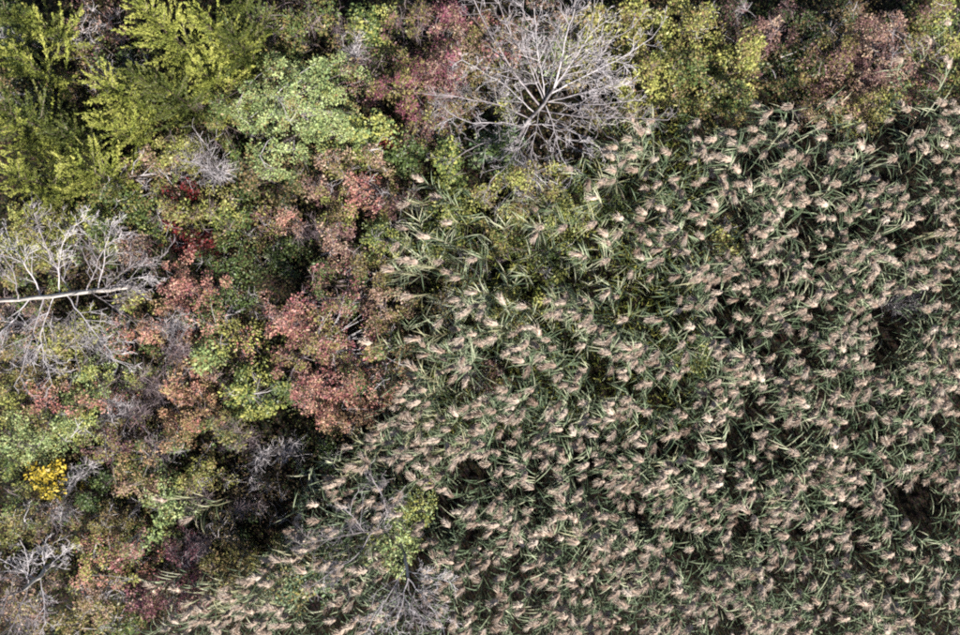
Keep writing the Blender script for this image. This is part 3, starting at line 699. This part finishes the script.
# top: many limbs bursting from one leaning stem
T2 = [(508, 156, -0.1), (518, 138, 0.9), (532, 116, 1.9), (546, 102, 2.6), (554, 88, 3.3)]
make_dead_tree('leafless dead tree with grey limbs bursting upward at the top of the picture', T2, 0.055, 0.026, [
    ([(540, 106, 2.3), (516, 76, 3.1), (496, 44, 3.9), (476, 6, 4.8), (468, -12, 5.2)], .045),
    ([(554, 88, 3.3), (561, 64, 3.8), (566, 34, 4.4), (582, -8, 5.4)], .045),
    ([(546, 102, 2.6), (552, 72, 3.3), (558, 40, 4.0), (574, 4, 4.9)], .030),
    ([(553, 90, 3.2), (574, 60, 3.7), (592, 30, 4.2), (612, 18, 4.6)], .030),
    ([(550, 94, 3.0), (582, 78, 3.4), (622, 58, 3.9), (652, 38, 4.4)], .036),
    ([(538, 110, 2.2), (580, 118, 2.7), (622, 118, 3.2), (668, 120, 3.5)], .034),
    ([(526, 124, 1.5), (562, 126, 2.3), (582, 136, 2.9), (606, 152, 3.1)], .028),
    ([(530, 119, 1.8), (500, 104, 2.6), (464, 98, 3.3), (424, 94, 3.9)], .026),
    ([(524, 128, 1.3), (500, 122, 2.2), (470, 124, 2.9), (448, 112, 3.3)], .024),
    ([(518, 138, 0.9), (494, 138, 2.0), (468, 150, 2.9), (448, 164, 3.2)], .022),
    ([(535, 113, 2.0), (504, 84, 2.8), (482, 72, 3.3), (462, 60, 3.8)], .022),
    ([(546, 100, 2.6), (540, 66, 3.5), (536, 36, 4.3), (534, 8, 5.0)], .026),
    ([(544, 102, 2.5), (528, 62, 3.4), (522, 30, 4.2), (524, -4, 5.0)], .022),
    ([(548, 102, 2.7), (586, 92, 3.2), (618, 84, 3.6), (640, 80, 3.8)], .024),
    ([(546, 106, 2.5), (556, 134, 2.6), (560, 156, 2.7), (572, 172, 2.9)], .022),
    ([(540, 108, 2.2), (532, 150, 2.4), (524, 196, 2.6)], .012),
    ([(552, 92, 3.1), (568, 70, 3.5), (600, 46, 4.0), (632, 28, 4.4)], .020),
    ([(546, 102, 2.6), (534, 70, 3.2), (508, 30, 4.0), (496, -6, 4.8)], .020),
    ([(548, 102, 2.7), (592, 106, 3.0), (636, 100, 3.4)], .018),
    ([(536, 112, 2.0), (512, 160, 2.3), (490, 182, 2.6)], .015),
], MAT_TWIG, 72, 0.60, 12, (2, 4), MAT_DEADG)

# lower left corner
T3 = [(58, 556, -0.1), (50, 566, 1.0), (40, 576, 1.8), (22, 590, 2.8)]
make_dead_tree('forked pale dead tree reaching into the lower left corner', T3, 0.06, 0.035, [
    ([(22, 590, 2.8), (4, 598, 3.5), (-14, 608, 4.1)], .045),
    ([(36, 579, 2.1), (18, 568, 2.6), (-6, 556, 3.2)], .034),
    ([(30, 584, 2.4), (22, 604, 3.0), (12, 626, 3.6), (2, 646, 4.1)], .036),
    ([(46, 570, 1.4), (42, 554, 1.8), (46, 540, 2.1)], .016),
    ([(50, 566, 1.0), (60, 556, 1.5), (72, 548, 1.9)], .016),
    ([(40, 576, 1.8), (44, 600, 2.3), (46, 626, 2.8)], .018),
    ([(28, 584, 2.5), (28, 560, 2.9), (20, 540, 3.2)], .016),
    ([(12, 594, 3.1), (24, 616, 3.4), (34, 640, 3.8)], .018),
], MAT_TWIG, 73, 0.42, 15, (3, 4), MAT_DEAD)

# bottom centre: small half dead tree, two arms, low leaves
T4 = [(398, 520, -0.1), (402, 534, 1.7), (404, 552, 2.5), (408, 578, 3.4)]
t4 = make_dead_tree('half dead grey tree with yellow green leaves at its foot among the bottom reeds', T4, 0.05, 0.03, [
    ([(400, 528, 1.4), (384, 533, 2.2), (364, 531, 3.1), (336, 538, 3.7), (300, 544, 4.2)], .040),
    ([(372, 532, 2.8), (358, 556, 3.3), (336, 568, 3.7), (312, 586, 4.1)], .024),
    ([(364, 531, 3.1), (356, 520, 3.5), (344, 508, 3.9)], .016),
    ([(388, 516, 2.8), (384, 500, 3.3), (378, 488, 3.7), (372, 478, 3.9)], .018),
    ([(408, 578, 3.4), (402, 604, 4.0), (394, 632, 4.6)], .028),
    ([(408, 578, 3.4), (424, 596, 3.9), (438, 616, 4.4), (446, 640, 4.8)], .026),
    ([(406, 566, 3.0), (392, 590, 3.6), (374, 616, 4.1), (362, 640, 4.5)], .022),
    ([(407, 574, 3.3), (412, 604, 3.8), (418, 634, 4.4)], .022),
    ([(406, 570, 3.1), (428, 576, 3.6), (450, 582, 4.0)], .016),
    ([(386, 532, 2.2), (384, 524, 2.6), (388, 508, 3.0)], .014),
], MAT_TWIG, 74, 0.48, 15, (3, 4), MAT_DEAD)
make_shrub(408, 514, 20, 24, 3.2, 'yelgreen', 'mid', None, .05, root=t4)
make_shrub(390, 552, 24, 26, 3.1, 'pale', 'mid', None, .15, root=t4)
make_shrub(370, 536, 12, 10, 1.9, 'yelgreen', 'mid', None, .1, root=t4)


# ------------------------------------------------------------------ reeds
def ribbon(P, W, side):
    """flat strip along P with widths W, side vectors side"""
    a = P + side * W[:, None] * 0.5; b = P - side * W[:, None] * 0.5
    return np.stack([a[:-1], b[:-1], b[1:], a[1:]], axis=1)


def reed_parts(seed, flower=True):
    """stem, leaves, plume of one reed as quads; it leans and nods towards +x"""
    rng = np.random.default_rng(seed)
    h = rng.uniform(2.55, 3.05) if flower else rng.uniform(1.7, 2.5)
    lean = rng.uniform(0.12, 0.45) if flower else rng.uniform(0.05, 0.5)
    k = 9; t = np.linspace(0, 1, k)
    S = np.stack([lean * t ** 2.2, rng.normal(0, 0.05) * t ** 2, h * t], -1)
    stem = tube(S + np.array([0, 0, -0.1]) * (1 - t)[:, None], np.linspace(0.0075, 0.0035, k), 4)
    leaves = []
    nl = rng.integers(10, 14) if flower else rng.integers(9, 13)
    plane = rng.uniform(0, math.pi)
    for i in range(nl):
        v = (0.56 if flower else 0.45) + (0.41 if flower else 0.54) * (i + rng.uniform(0, 0.8)) / nl
        v = min(v, 0.985)
        p = np.array([np.interp(v, t, S[:, c]) for c in range(3)])
        az = plane + math.pi * i + rng.normal(0, 0.45)
        d0 = np.array([math.cos(az) + 0.85, math.sin(az), 0.0]); d0 = unit(d0)
        ln = rng.uniform(0.34, 0.68) * (1 - 0.35 * max(0, v - 0.6)); el = rng.uniform(0.55, 1.05)
        m = 6; pts = [p]; droop = rng.uniform(0.9, 2.0)
        for j in range(m - 1):
            e = el - droop * (j / (m - 1)) ** 1.4
            pts.append(pts[-1] + (d0 * math.cos(e) + np.array([0, 0, math.sin(e)])) * ln / (m - 1))
        pts = np.array(pts) + rng.normal(0, 0.006, (m, 3)) * np.linspace(0, 1, m)[:, None]
        tw = rng.normal(0, 0.5)
        side0 = np.array([-d0[1], d0[0], 0.0]); side = unit(side0 + np.array([0, 0, 1.0]) * np.linspace(0.1, tw, m)[:, None])
        w = rng.uniform(0.010, 0.017) * np.array([0.45, 0.95, 1.0, 0.8, 0.5, 0.06])
        leaves.append((ribbon(pts, w, side), rng.uniform(0, 1)))
    plume = None
    if flower:
        plume = Geo(); m = 8; ln = rng.uniform(0.20, 0.31); el = math.radians(78); pts = [S[-1]]
        bend = rng.uniform(0.9, 1.7)
        for j in range(m - 1):
            e = el - bend * ((j + 1) / (m - 1)) ** 1.2
            pts.append(pts[-1] + np.array([math.cos(e), 0, math.sin(e)]) * ln / (m - 1))
        R = np.array(pts); plume.add(tube(R, np.linspace(0.004, 0.0015, m), 3), 0.2)
        tangent = unit(np.gradient(R, axis=0))
        # soft body of the panicle: a lumpy spindle round the rachis, then loose hairs
        prof = np.array([0.012, 0.034, 0.050, 0.056, 0.050, 0.040, 0.025, 0.006]) * rng.uniform(0.7, 1.15)
        core = tube(R + np.array([0.012, 0, -0.012]), prof, 7)
        jit = {}
        cq = core.reshape(-1, 3)
        key = np.round(cq, 5)
        for ii in range(len(cq)):
            kk = tuple(key[ii])
            if kk not in jit: jit[kk] = rng.normal(0, 0.013, 3)
            cq[ii] = cq[ii] + jit[kk]
        cq = cq.reshape(-1, 4, 3)
        plume.add(cq, np.clip(rng.uniform(0.25, 0.6) + rng.normal(0, 0.12, len(cq)), 0, 1))
        nb = 70
        u = rng.uniform(0.0, 1.0, nb); u = 0.04 + 0.94 * u
        P0 = np.stack([np.interp(u * (m - 1), np.arange(m), R[:, c]) for c in range(3)], -1)
        T0 = unit(np.stack([np.interp(u * (m - 1), np.arange(m), tangent[:, c]) for c in range(3)], -1))
        rad = unit(np.cross(T0, rng.normal(0, 1, (nb, 3))) + np.array([0.2, 0, 0.0]))
        bl = (0.075 + 0.095 * np.sin(np.pi * np.clip(u * 0.9 + 0.12, 0, 1))) * rng.uniform(0.75, 1.25, nb)
        D0 = unit(T0 * 0.8 + rad * rng.uniform(0.25, 0.8, nb)[:, None])
        D1 = unit(D0 + np.array([0.25, 0, -0.45]))
        p1 = P0 + D0 * (bl * 0.55)[:, None]; p2 = p1 + D1 * (bl * 0.45)[:, None]
        sd = unit(np.cross(D0, rng.normal(0, 1, (nb, 3)))); w = rng.uniform(0.007, 0.013, nb)[:, None]
        c = np.clip(0.35 + 0.65 * rng.uniform(0, 1, nb), 0, 1)
        plume.add(np.stack([P0, p1 + sd * w * 0.5, p2, p1 - sd * w * 0.5], 1), c)
    top = S[-1] if not flower else R[m // 2]
    return stem, leaves, plume, top


NF, NV = 12, 6
PF = [reed_parts(900 + i, True) for i in range(NF)]
PV = [reed_parts(950 + i, False) for i in range(NV)]


def flat_reed(parts):
    g = Geo(); g.add(parts[0], 0.5, 0)
    for q, r in parts[1]: g.add(q, r, 1)
    if parts[2] is not None:
        q, r, _ = parts[2].arrays(); g.add(q, r, 2)
    return g.arrays()


FF = [flat_reed(p) for p in PF]; FV = [flat_reed(p) for p in PV]

# where the reeds grow, in photo pixels at plume height: (px, left edge of the bed at that height)
ROWS = [(100, 770), (120, 640), (140, 600), (165, 560), (185, 470), (205, 405), (230, 398), (260, 400), (300, 410), (340, 412),
        (380, 408), (410, 392), (430, 366), (460, 346), (490, 318), (520, 296), (550, 276), (580, 236), (605, 196), (630, 160), (680, 130)]
RY = np.array([r[0] for r in ROWS], float); RX = np.array([r[1] for r in ROWS], float)
HOLES = [(922, 512, 26), (906, 322, 26), (686, 168, 22), (668, 130, 14), (600, 388, 14), (870, 560, 16), (690, 548, 16), (790, 590, 18), (640, 330, 12),
         (500, 240, 26), (520, 306, 18), (484, 382, 16), (440, 240, 18), (730, 234, 14), (470, 200, 18), (700, 354, 12), (758, 170, 12), (850, 130, 10),
         (420, 290, 14), (398, 534, 18), (402, 560, 16), (404, 588, 15), (360, 538, 14), (330, 548, 12), (300, 596, 16), (560, 440, 10), (820, 440, 12), (745, 545, 12), (540, 600, 12)]


def inside(px, py):
    if py < 100 or (py < 118 and px < 830): return -1e9
    return px - np.interp(py, RY, RX)


def density(px, py):
    e = inside(px, py)
    if e < 0: return 0.0
    d = 1.0
    if px < 660 and py < 320: d = 0.12 + 0.40 * max(0, px - 420) / 240 + 0.25 * max(0, py - 220) / 100
    if px < 470 and 330 <= py < 400: d = 0.6
    if px < 600 and py < 300: d *= 0.45
    if py < 170: d = min(d, 0.55)
    for hx, hy, hr in HOLES:
        q = math.hypot(px - hx, py - hy) / hr
        if q < 1: d *= 0.06
        elif q < 1.3: d *= 0.5
    n = clump(px, py)
    return d * float(np.clip((0.68 if px > 640 or py > 400 else 0.5) + n * 1.5, 0.05, 1.0))


def clump(px, py):
    return 0.6 * math.sin(px * 0.061 + 1.3 * math.sin(py * 0.043)) * math.sin(py * 0.057 + 1.1 * math.sin(px * 0.049)) + 0.5 * math.sin(px * 0.143 + 2 * math.sin(py * 0.07) + 1) * math.sin(py * 0.131 + 2 * math.sin(px * 0.06))


def scatter(rng, n_try, mind, dens):
    cell = mind; grid = {}; out = []
    for _ in range(n_try):
        px = rng.uniform(130, 1075); py = rng.uniform(95, 720)
        if rng.uniform() > dens(px, py): continue
        i, j = int(px // cell), int(py // cell); ok = True
        for a in (-1, 0, 1):
            for b in (-1, 0, 1):
                for (x, y) in grid.get((i + a, j + b), ()):
                    if (x - px) ** 2 + (y - py) ** 2 < mind ** 2: ok = False
        if ok:
            grid.setdefault((i, j), []).append((px, py)); out.append((px, py))
    return out


SPOTS = scatter(RNG, 11600, 6.8, density)
EDGE = [(402, 228), (396, 246), (412, 262), (418, 178), (436, 196), (404, 204), (424, 236), (440, 262), (448, 222), (388, 270), (408, 296), (366, 342), (388, 268),
        (606, 150), (640, 148), (668, 152), (700, 150), (632, 118), (930, 40), (950, 22), (944, 102), (950, 62), (186, 604), (206, 622), (226, 596), (250, 612),
        (262, 574), (276, 560), (300, 540), (176, 590), (160, 500), (186, 520), (214, 624), (150, 586), (318, 520), (330, 486), (352, 466), (372, 440), (396, 424),
        (348, 448), (236, 634), (900, 60), (758, 104), (770, 112), (790, 106)]
SPOTS = EDGE + SPOTS
ZONE = [
    ('tall reed with beige plume in the dense middle of the reed bed', 'reeds in the dense middle of the bed'),
    ('pale plumed reed leaning out over the left edge of the bed', 'reeds leaning at the left edge'),
    ('pale plumed reed of the loose fringe at the bottom left', 'reeds of the bottom left fringe'),
    ('plumed reed standing around the half dead tree at the bottom', 'reeds around the bottom dead tree'),
    ('plumed reed in the first rows below the top thickets', 'reeds along the upper edge of the bed'),
    ('plumed reed in the thin greener corner below the top dead tree', 'reeds in the thin upper left corner of the bed'),
    ('plumed reed near the right frame edge', 'reeds near the right frame edge'),
]


ZONE += [
    ('beige plumed reed in the upper middle of the bed around the yellow green bush', 'reeds around the yellow green bush in the bed'),
    ('plumed reed between the red thicket and the middle of the bed', 'reeds right of the red thicket'),
    ('beige plumed reed along the middle of the bottom frame edge', 'reeds along the bottom frame edge'),
    ('plumed reed near the bottom right corner of the picture', 'reeds near the bottom right corner'),
    ('plumed reed right of the half dead tree at the bottom', 'reeds right of the bottom dead tree'),
    ('plumed reed right of the bed middle, left of the shaded gap with grey twigs', 'reeds left of the shaded right gap'),
]


def zone(px, py):
    if px < 345 and py > 470: return 2
    if px < 460 and py > 470: return 3
    if px < 460: return 1
    if py < 175: return 4
    if px < 640 and py < 320: return 5
    if px > 850 and py > 500: return 10
    if px > 880: return 6
    if py > 560: return 9
    if py < 300 and px < 800: return 7
    if px < 580 and py < 450: return 8
    if px < 620: return 11
    if px > 780 and py < 420: return 12
    return 0


rngr = np.random.default_rng(77)
rows = []
for n, (px, py) in enumerate(SPOTS):
    edge = min(inside(px, py), 200)
    f = rngr.integers(NF); sc = rngr.uniform(0.86, 1.12)
    if n < len(EDGE): sc = rngr.uniform(0.92, 1.08)
    phi = math.pi + 0.35 + rngr.normal(0, 0.55)                       # the plumes nod mostly one way, as the wind left them
    tilt = rngr.uniform(0.0, 0.10)
    if edge < 40: phi = math.pi + rngr.normal(0, 0.5); tilt = rngr.uniform(0.08, 0.30)
    inframe = -5 < px < 965 and -5 < py < 640
    rows.append((n, px, py, f, sc, phi, tilt, inframe))
cand = [r for r in rows if r[7]]
cand.sort(key=lambda r: (0 if r[0] < len(EDGE) else 1, -r[4]))
single = set(r[0] for r in cand[:300])


def reed_matrix(px, py, top, sc, phi, tilt):
    """rotation about z, a tilt of the whole reed towards its nod, and the foot's place so that the plume shows at (px, py)"""
    cz, sz = math.cos(phi), math.sin(phi); ct, st_ = math.cos(tilt), math.sin(tilt)
    Rz = np.array([[cz, -sz, 0], [sz, cz, 0], [0, 0, 1]]); Ry = np.array([[ct, 0, st_], [0, 1, 0], [-st_, 0, ct]])
    M = Rz @ Ry * sc
    tw = M @ top; z = tw[2]
    p = at(px, py, z)
    return M, np.array([p[0] - tw[0], p[1] - tw[1], -0.03])


# meshes shared by all single reeds of a variant
REEDMESH = []
for i, (st_q, lv, pl, top) in enumerate(PF):
    a = mesh_from('reed stem', st_q, np.full(len(st_q), 0.5), np.zeros(len(st_q), np.int32), [MAT_RSTEM], True)
    b = [mesh_from('reed leaf', q, np.full(len(q), r), np.zeros(len(q), np.int32), [MAT_RLEAF]) for q, r in lv]
    c = pl.mesh('reed plume', [MAT_PLUME])
    REEDMESH.append((a, b, c))

bulk = ([], [], [])
for (n, px, py, f, sc, phi, tilt, inframe) in rows:
    M, T = reed_matrix(px, py, PF[f][3], sc, phi, tilt)
    if n in single:
        zi = zone(px, py)
        root = thing('reed', ZONE[zi][0], 'reed', T, ZONE[zi][1])
        root.rotation_mode = 'ZYX'; root.scale = (sc, sc, sc)
        from mathutils import Matrix
        root.rotation_euler = Matrix([list(r) for r in (M / sc)]).to_euler('ZYX')
        a, b, c = REEDMESH[f]
        obj('stem', a, root)
        dry = zi in (1, 2, 5) and rngr.uniform() < 0.6 or rngr.uniform() < 0.12
        for lm in b:
            lo = obj('leaf', lm, root)
            if dry: lo.material_slots[0].link = 'OBJECT'; lo.material_slots[0].material = MAT_DRYLEAF
        obj('plume', c, root)
    else:
        q, r, m = FF[f]
        if px > 620 or py > 430:
            lf = np.flatnonzero(m == 1); drop = np.repeat(rngr.uniform(0, 1, len(lf) // 5) < 0.42, 5)
            kp = np.ones(len(m), bool); kp[lf[drop]] = False
            q, r, m = q[kp], r[kp], m[kp]
        old = -0.28 if (px > 640 or py > 430) else 0.0                    # deeper green blades in the dense stand
        r2 = np.where(m == 1, r * (1 + old) + old * 0.3, r) + rngr.normal(0, 0.14)
        bulk[0].append(q @ M.T + T); bulk[1].append(np.clip(r2, 0, 1)); bulk[2].append(m)


def vdens(px, py):
    e = inside(px, py)
    if e < -14: return 0.0
    d = 0.9
    for hx, hy, hr in HOLES[:9]:
        if math.hypot(px - hx, py - hy) < hr * 0.8: d *= 0.12
    if px < 600 and py < 320: d *= 0.5
    return d * float(np.clip((0.75 if px < 700 and py < 420 else 0.35) + clump(px, py) * 1.0, 0.04, 1.0))


VS = scatter(np.random.default_rng(5), 5000, 12.0, vdens)
for (px, py) in VS:
    f = rngr.integers(NV); sc = rngr.uniform(0.8, 1.15)
    M, T = reed_matrix(px, py, PV[f][3], sc, rngr.uniform(0, 6.28), rngr.uniform(0, 0.2))
    q, r, m = FV[f]
    bulk[0].append(q @ M.T + T); bulk[1].append(np.clip(r + rngr.normal(0, 0.15) + (0.22 if px < 640 and py < 330 else 0.0), 0, 1)); bulk[2].append(m)
# old leafless culms standing between the flowering ones
CS = scatter(np.random.default_rng(15), 9000, 5.0, lambda x, y: 0.55 if inside(x, y) > 4 else 0.0)
for (px, py) in CS:
    hgt = rngr.uniform(1.2, 2.5); p = at(px, py, hgt * 0.8); az = rngr.uniform(0, 6.28); ln = rngr.uniform(0, 0.35)
    u = np.linspace(0, 1, 4)
    pts = np.stack([p[0] + ln * math.cos(az) * (u ** 2 - 0.6), p[1] + ln * math.sin(az) * (u ** 2 - 0.6), -0.1 + (hgt + 0.1) * u], -1)
    q = tube(pts, np.linspace(0.008, 0.004, 4), 3)
    bulk[0].append(q); bulk[1].append(np.full(len(q), rngr.uniform(0, 1))); bulk[2].append(np.full(len(q), 3, np.int32))
tag(obj('reeds', mesh_from('reeds', np.concatenate(bulk[0]), np.concatenate(bulk[1]), np.concatenate(bulk[2]), [MAT_RSTEM, MAT_RLEAF, MAT_PLUME, MAT_CULM])),
    'dense mass of further green reeds with beige plumes filling the bed', 'reeds', None, 'stuff')

# ------------------------------------------------------------------ undergrowth and litter
rngu = np.random.default_rng(9)
n = 160000
px = rngu.uniform(-60, 1040, n); py = rngu.uniform(-60, 700, n)
e = np.where((py < 112), -50, px - np.interp(py, RY, RX))
sh = e < 25
s0 = H * K
P = np.stack([(px - 480) * s0, (317.5 - py) * s0, np.zeros(n)], -1)
hh = 0.22 + 0.18 * np.sin(P[:, 0] * 2.3) * np.sin(P[:, 1] * 1.9 + 1)
Ph = P[sh]; nh = len(Ph)
Ph[:, 2] = rngu.uniform(0, 1, nh) ** 0.7 * (hh[sh] * 1.5 + 0.2)
D = unit(rngu.normal(0, 1, (nh, 3)) * np.array([1, 1, 0.5])); Nn = unit(rngu.normal(0, 0.5, (nh, 3)) + np.array([0, 0, 0.9]))
Lr = rngu.uniform(0.04, 0.085, nh)
q = leaf_quads(Ph, D, Nn, Lr, Lr * 0.5)
pr = np.clip(0.5 + 0.35 * np.sin(Ph[:, 0] * 1.3 + 2) * np.sin(Ph[:, 1] * 1.1) + rngu.normal(0, 0.2, nh), 0, 1)
tag(obj('undergrowth', mesh_from('undergrowth', q, pr, np.zeros(nh, np.int32), [MAT_HERB])),
    'low leafy undergrowth on the ground between the shrubs', 'undergrowth', None, 'stuff')
Pr = P[~sh]; nr = len(Pr)
a = rngu.uniform(0, 1, nr)
zx, zy = Pr[:, 0] / s0 + 480, 317.5 - Pr[:, 1] / s0
open_part = (zx < 690) & (zy < 430)                                # herbs grow where the reeds stand thin
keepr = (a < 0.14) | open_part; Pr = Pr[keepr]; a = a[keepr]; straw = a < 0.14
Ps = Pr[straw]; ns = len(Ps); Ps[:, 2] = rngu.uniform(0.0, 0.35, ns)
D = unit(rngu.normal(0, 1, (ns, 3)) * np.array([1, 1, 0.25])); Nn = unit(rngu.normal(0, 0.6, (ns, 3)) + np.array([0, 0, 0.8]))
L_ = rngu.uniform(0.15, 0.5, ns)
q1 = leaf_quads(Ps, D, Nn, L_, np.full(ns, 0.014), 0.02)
Pg = Pr[~straw]; ng = len(Pg); Pg[:, 2] = rngu.uniform(0, 1, ng) ** 0.8 * (1.15 + 0.6 * np.sin(Pg[:, 0] * 1.9 + 1) * np.sin(Pg[:, 1] * 1.6))
D = unit(rngu.normal(0, 1, (ng, 3)) * np.array([1, 1, 0.7])); Nn = unit(rngu.normal(0, 0.5, (ng, 3)) + np.array([0, 0, 0.9]))
L_ = rngu.uniform(0.07, 0.26, ng)
q2 = leaf_quads(Pg, D, Nn, L_, np.full(ng, 0.018), 0.1)
Q = np.concatenate([q1, q2]); R = rngu.uniform(0, 1, len(Q)); Mi = np.r_[np.zeros(ns, np.int32), np.ones(ng, np.int32)]
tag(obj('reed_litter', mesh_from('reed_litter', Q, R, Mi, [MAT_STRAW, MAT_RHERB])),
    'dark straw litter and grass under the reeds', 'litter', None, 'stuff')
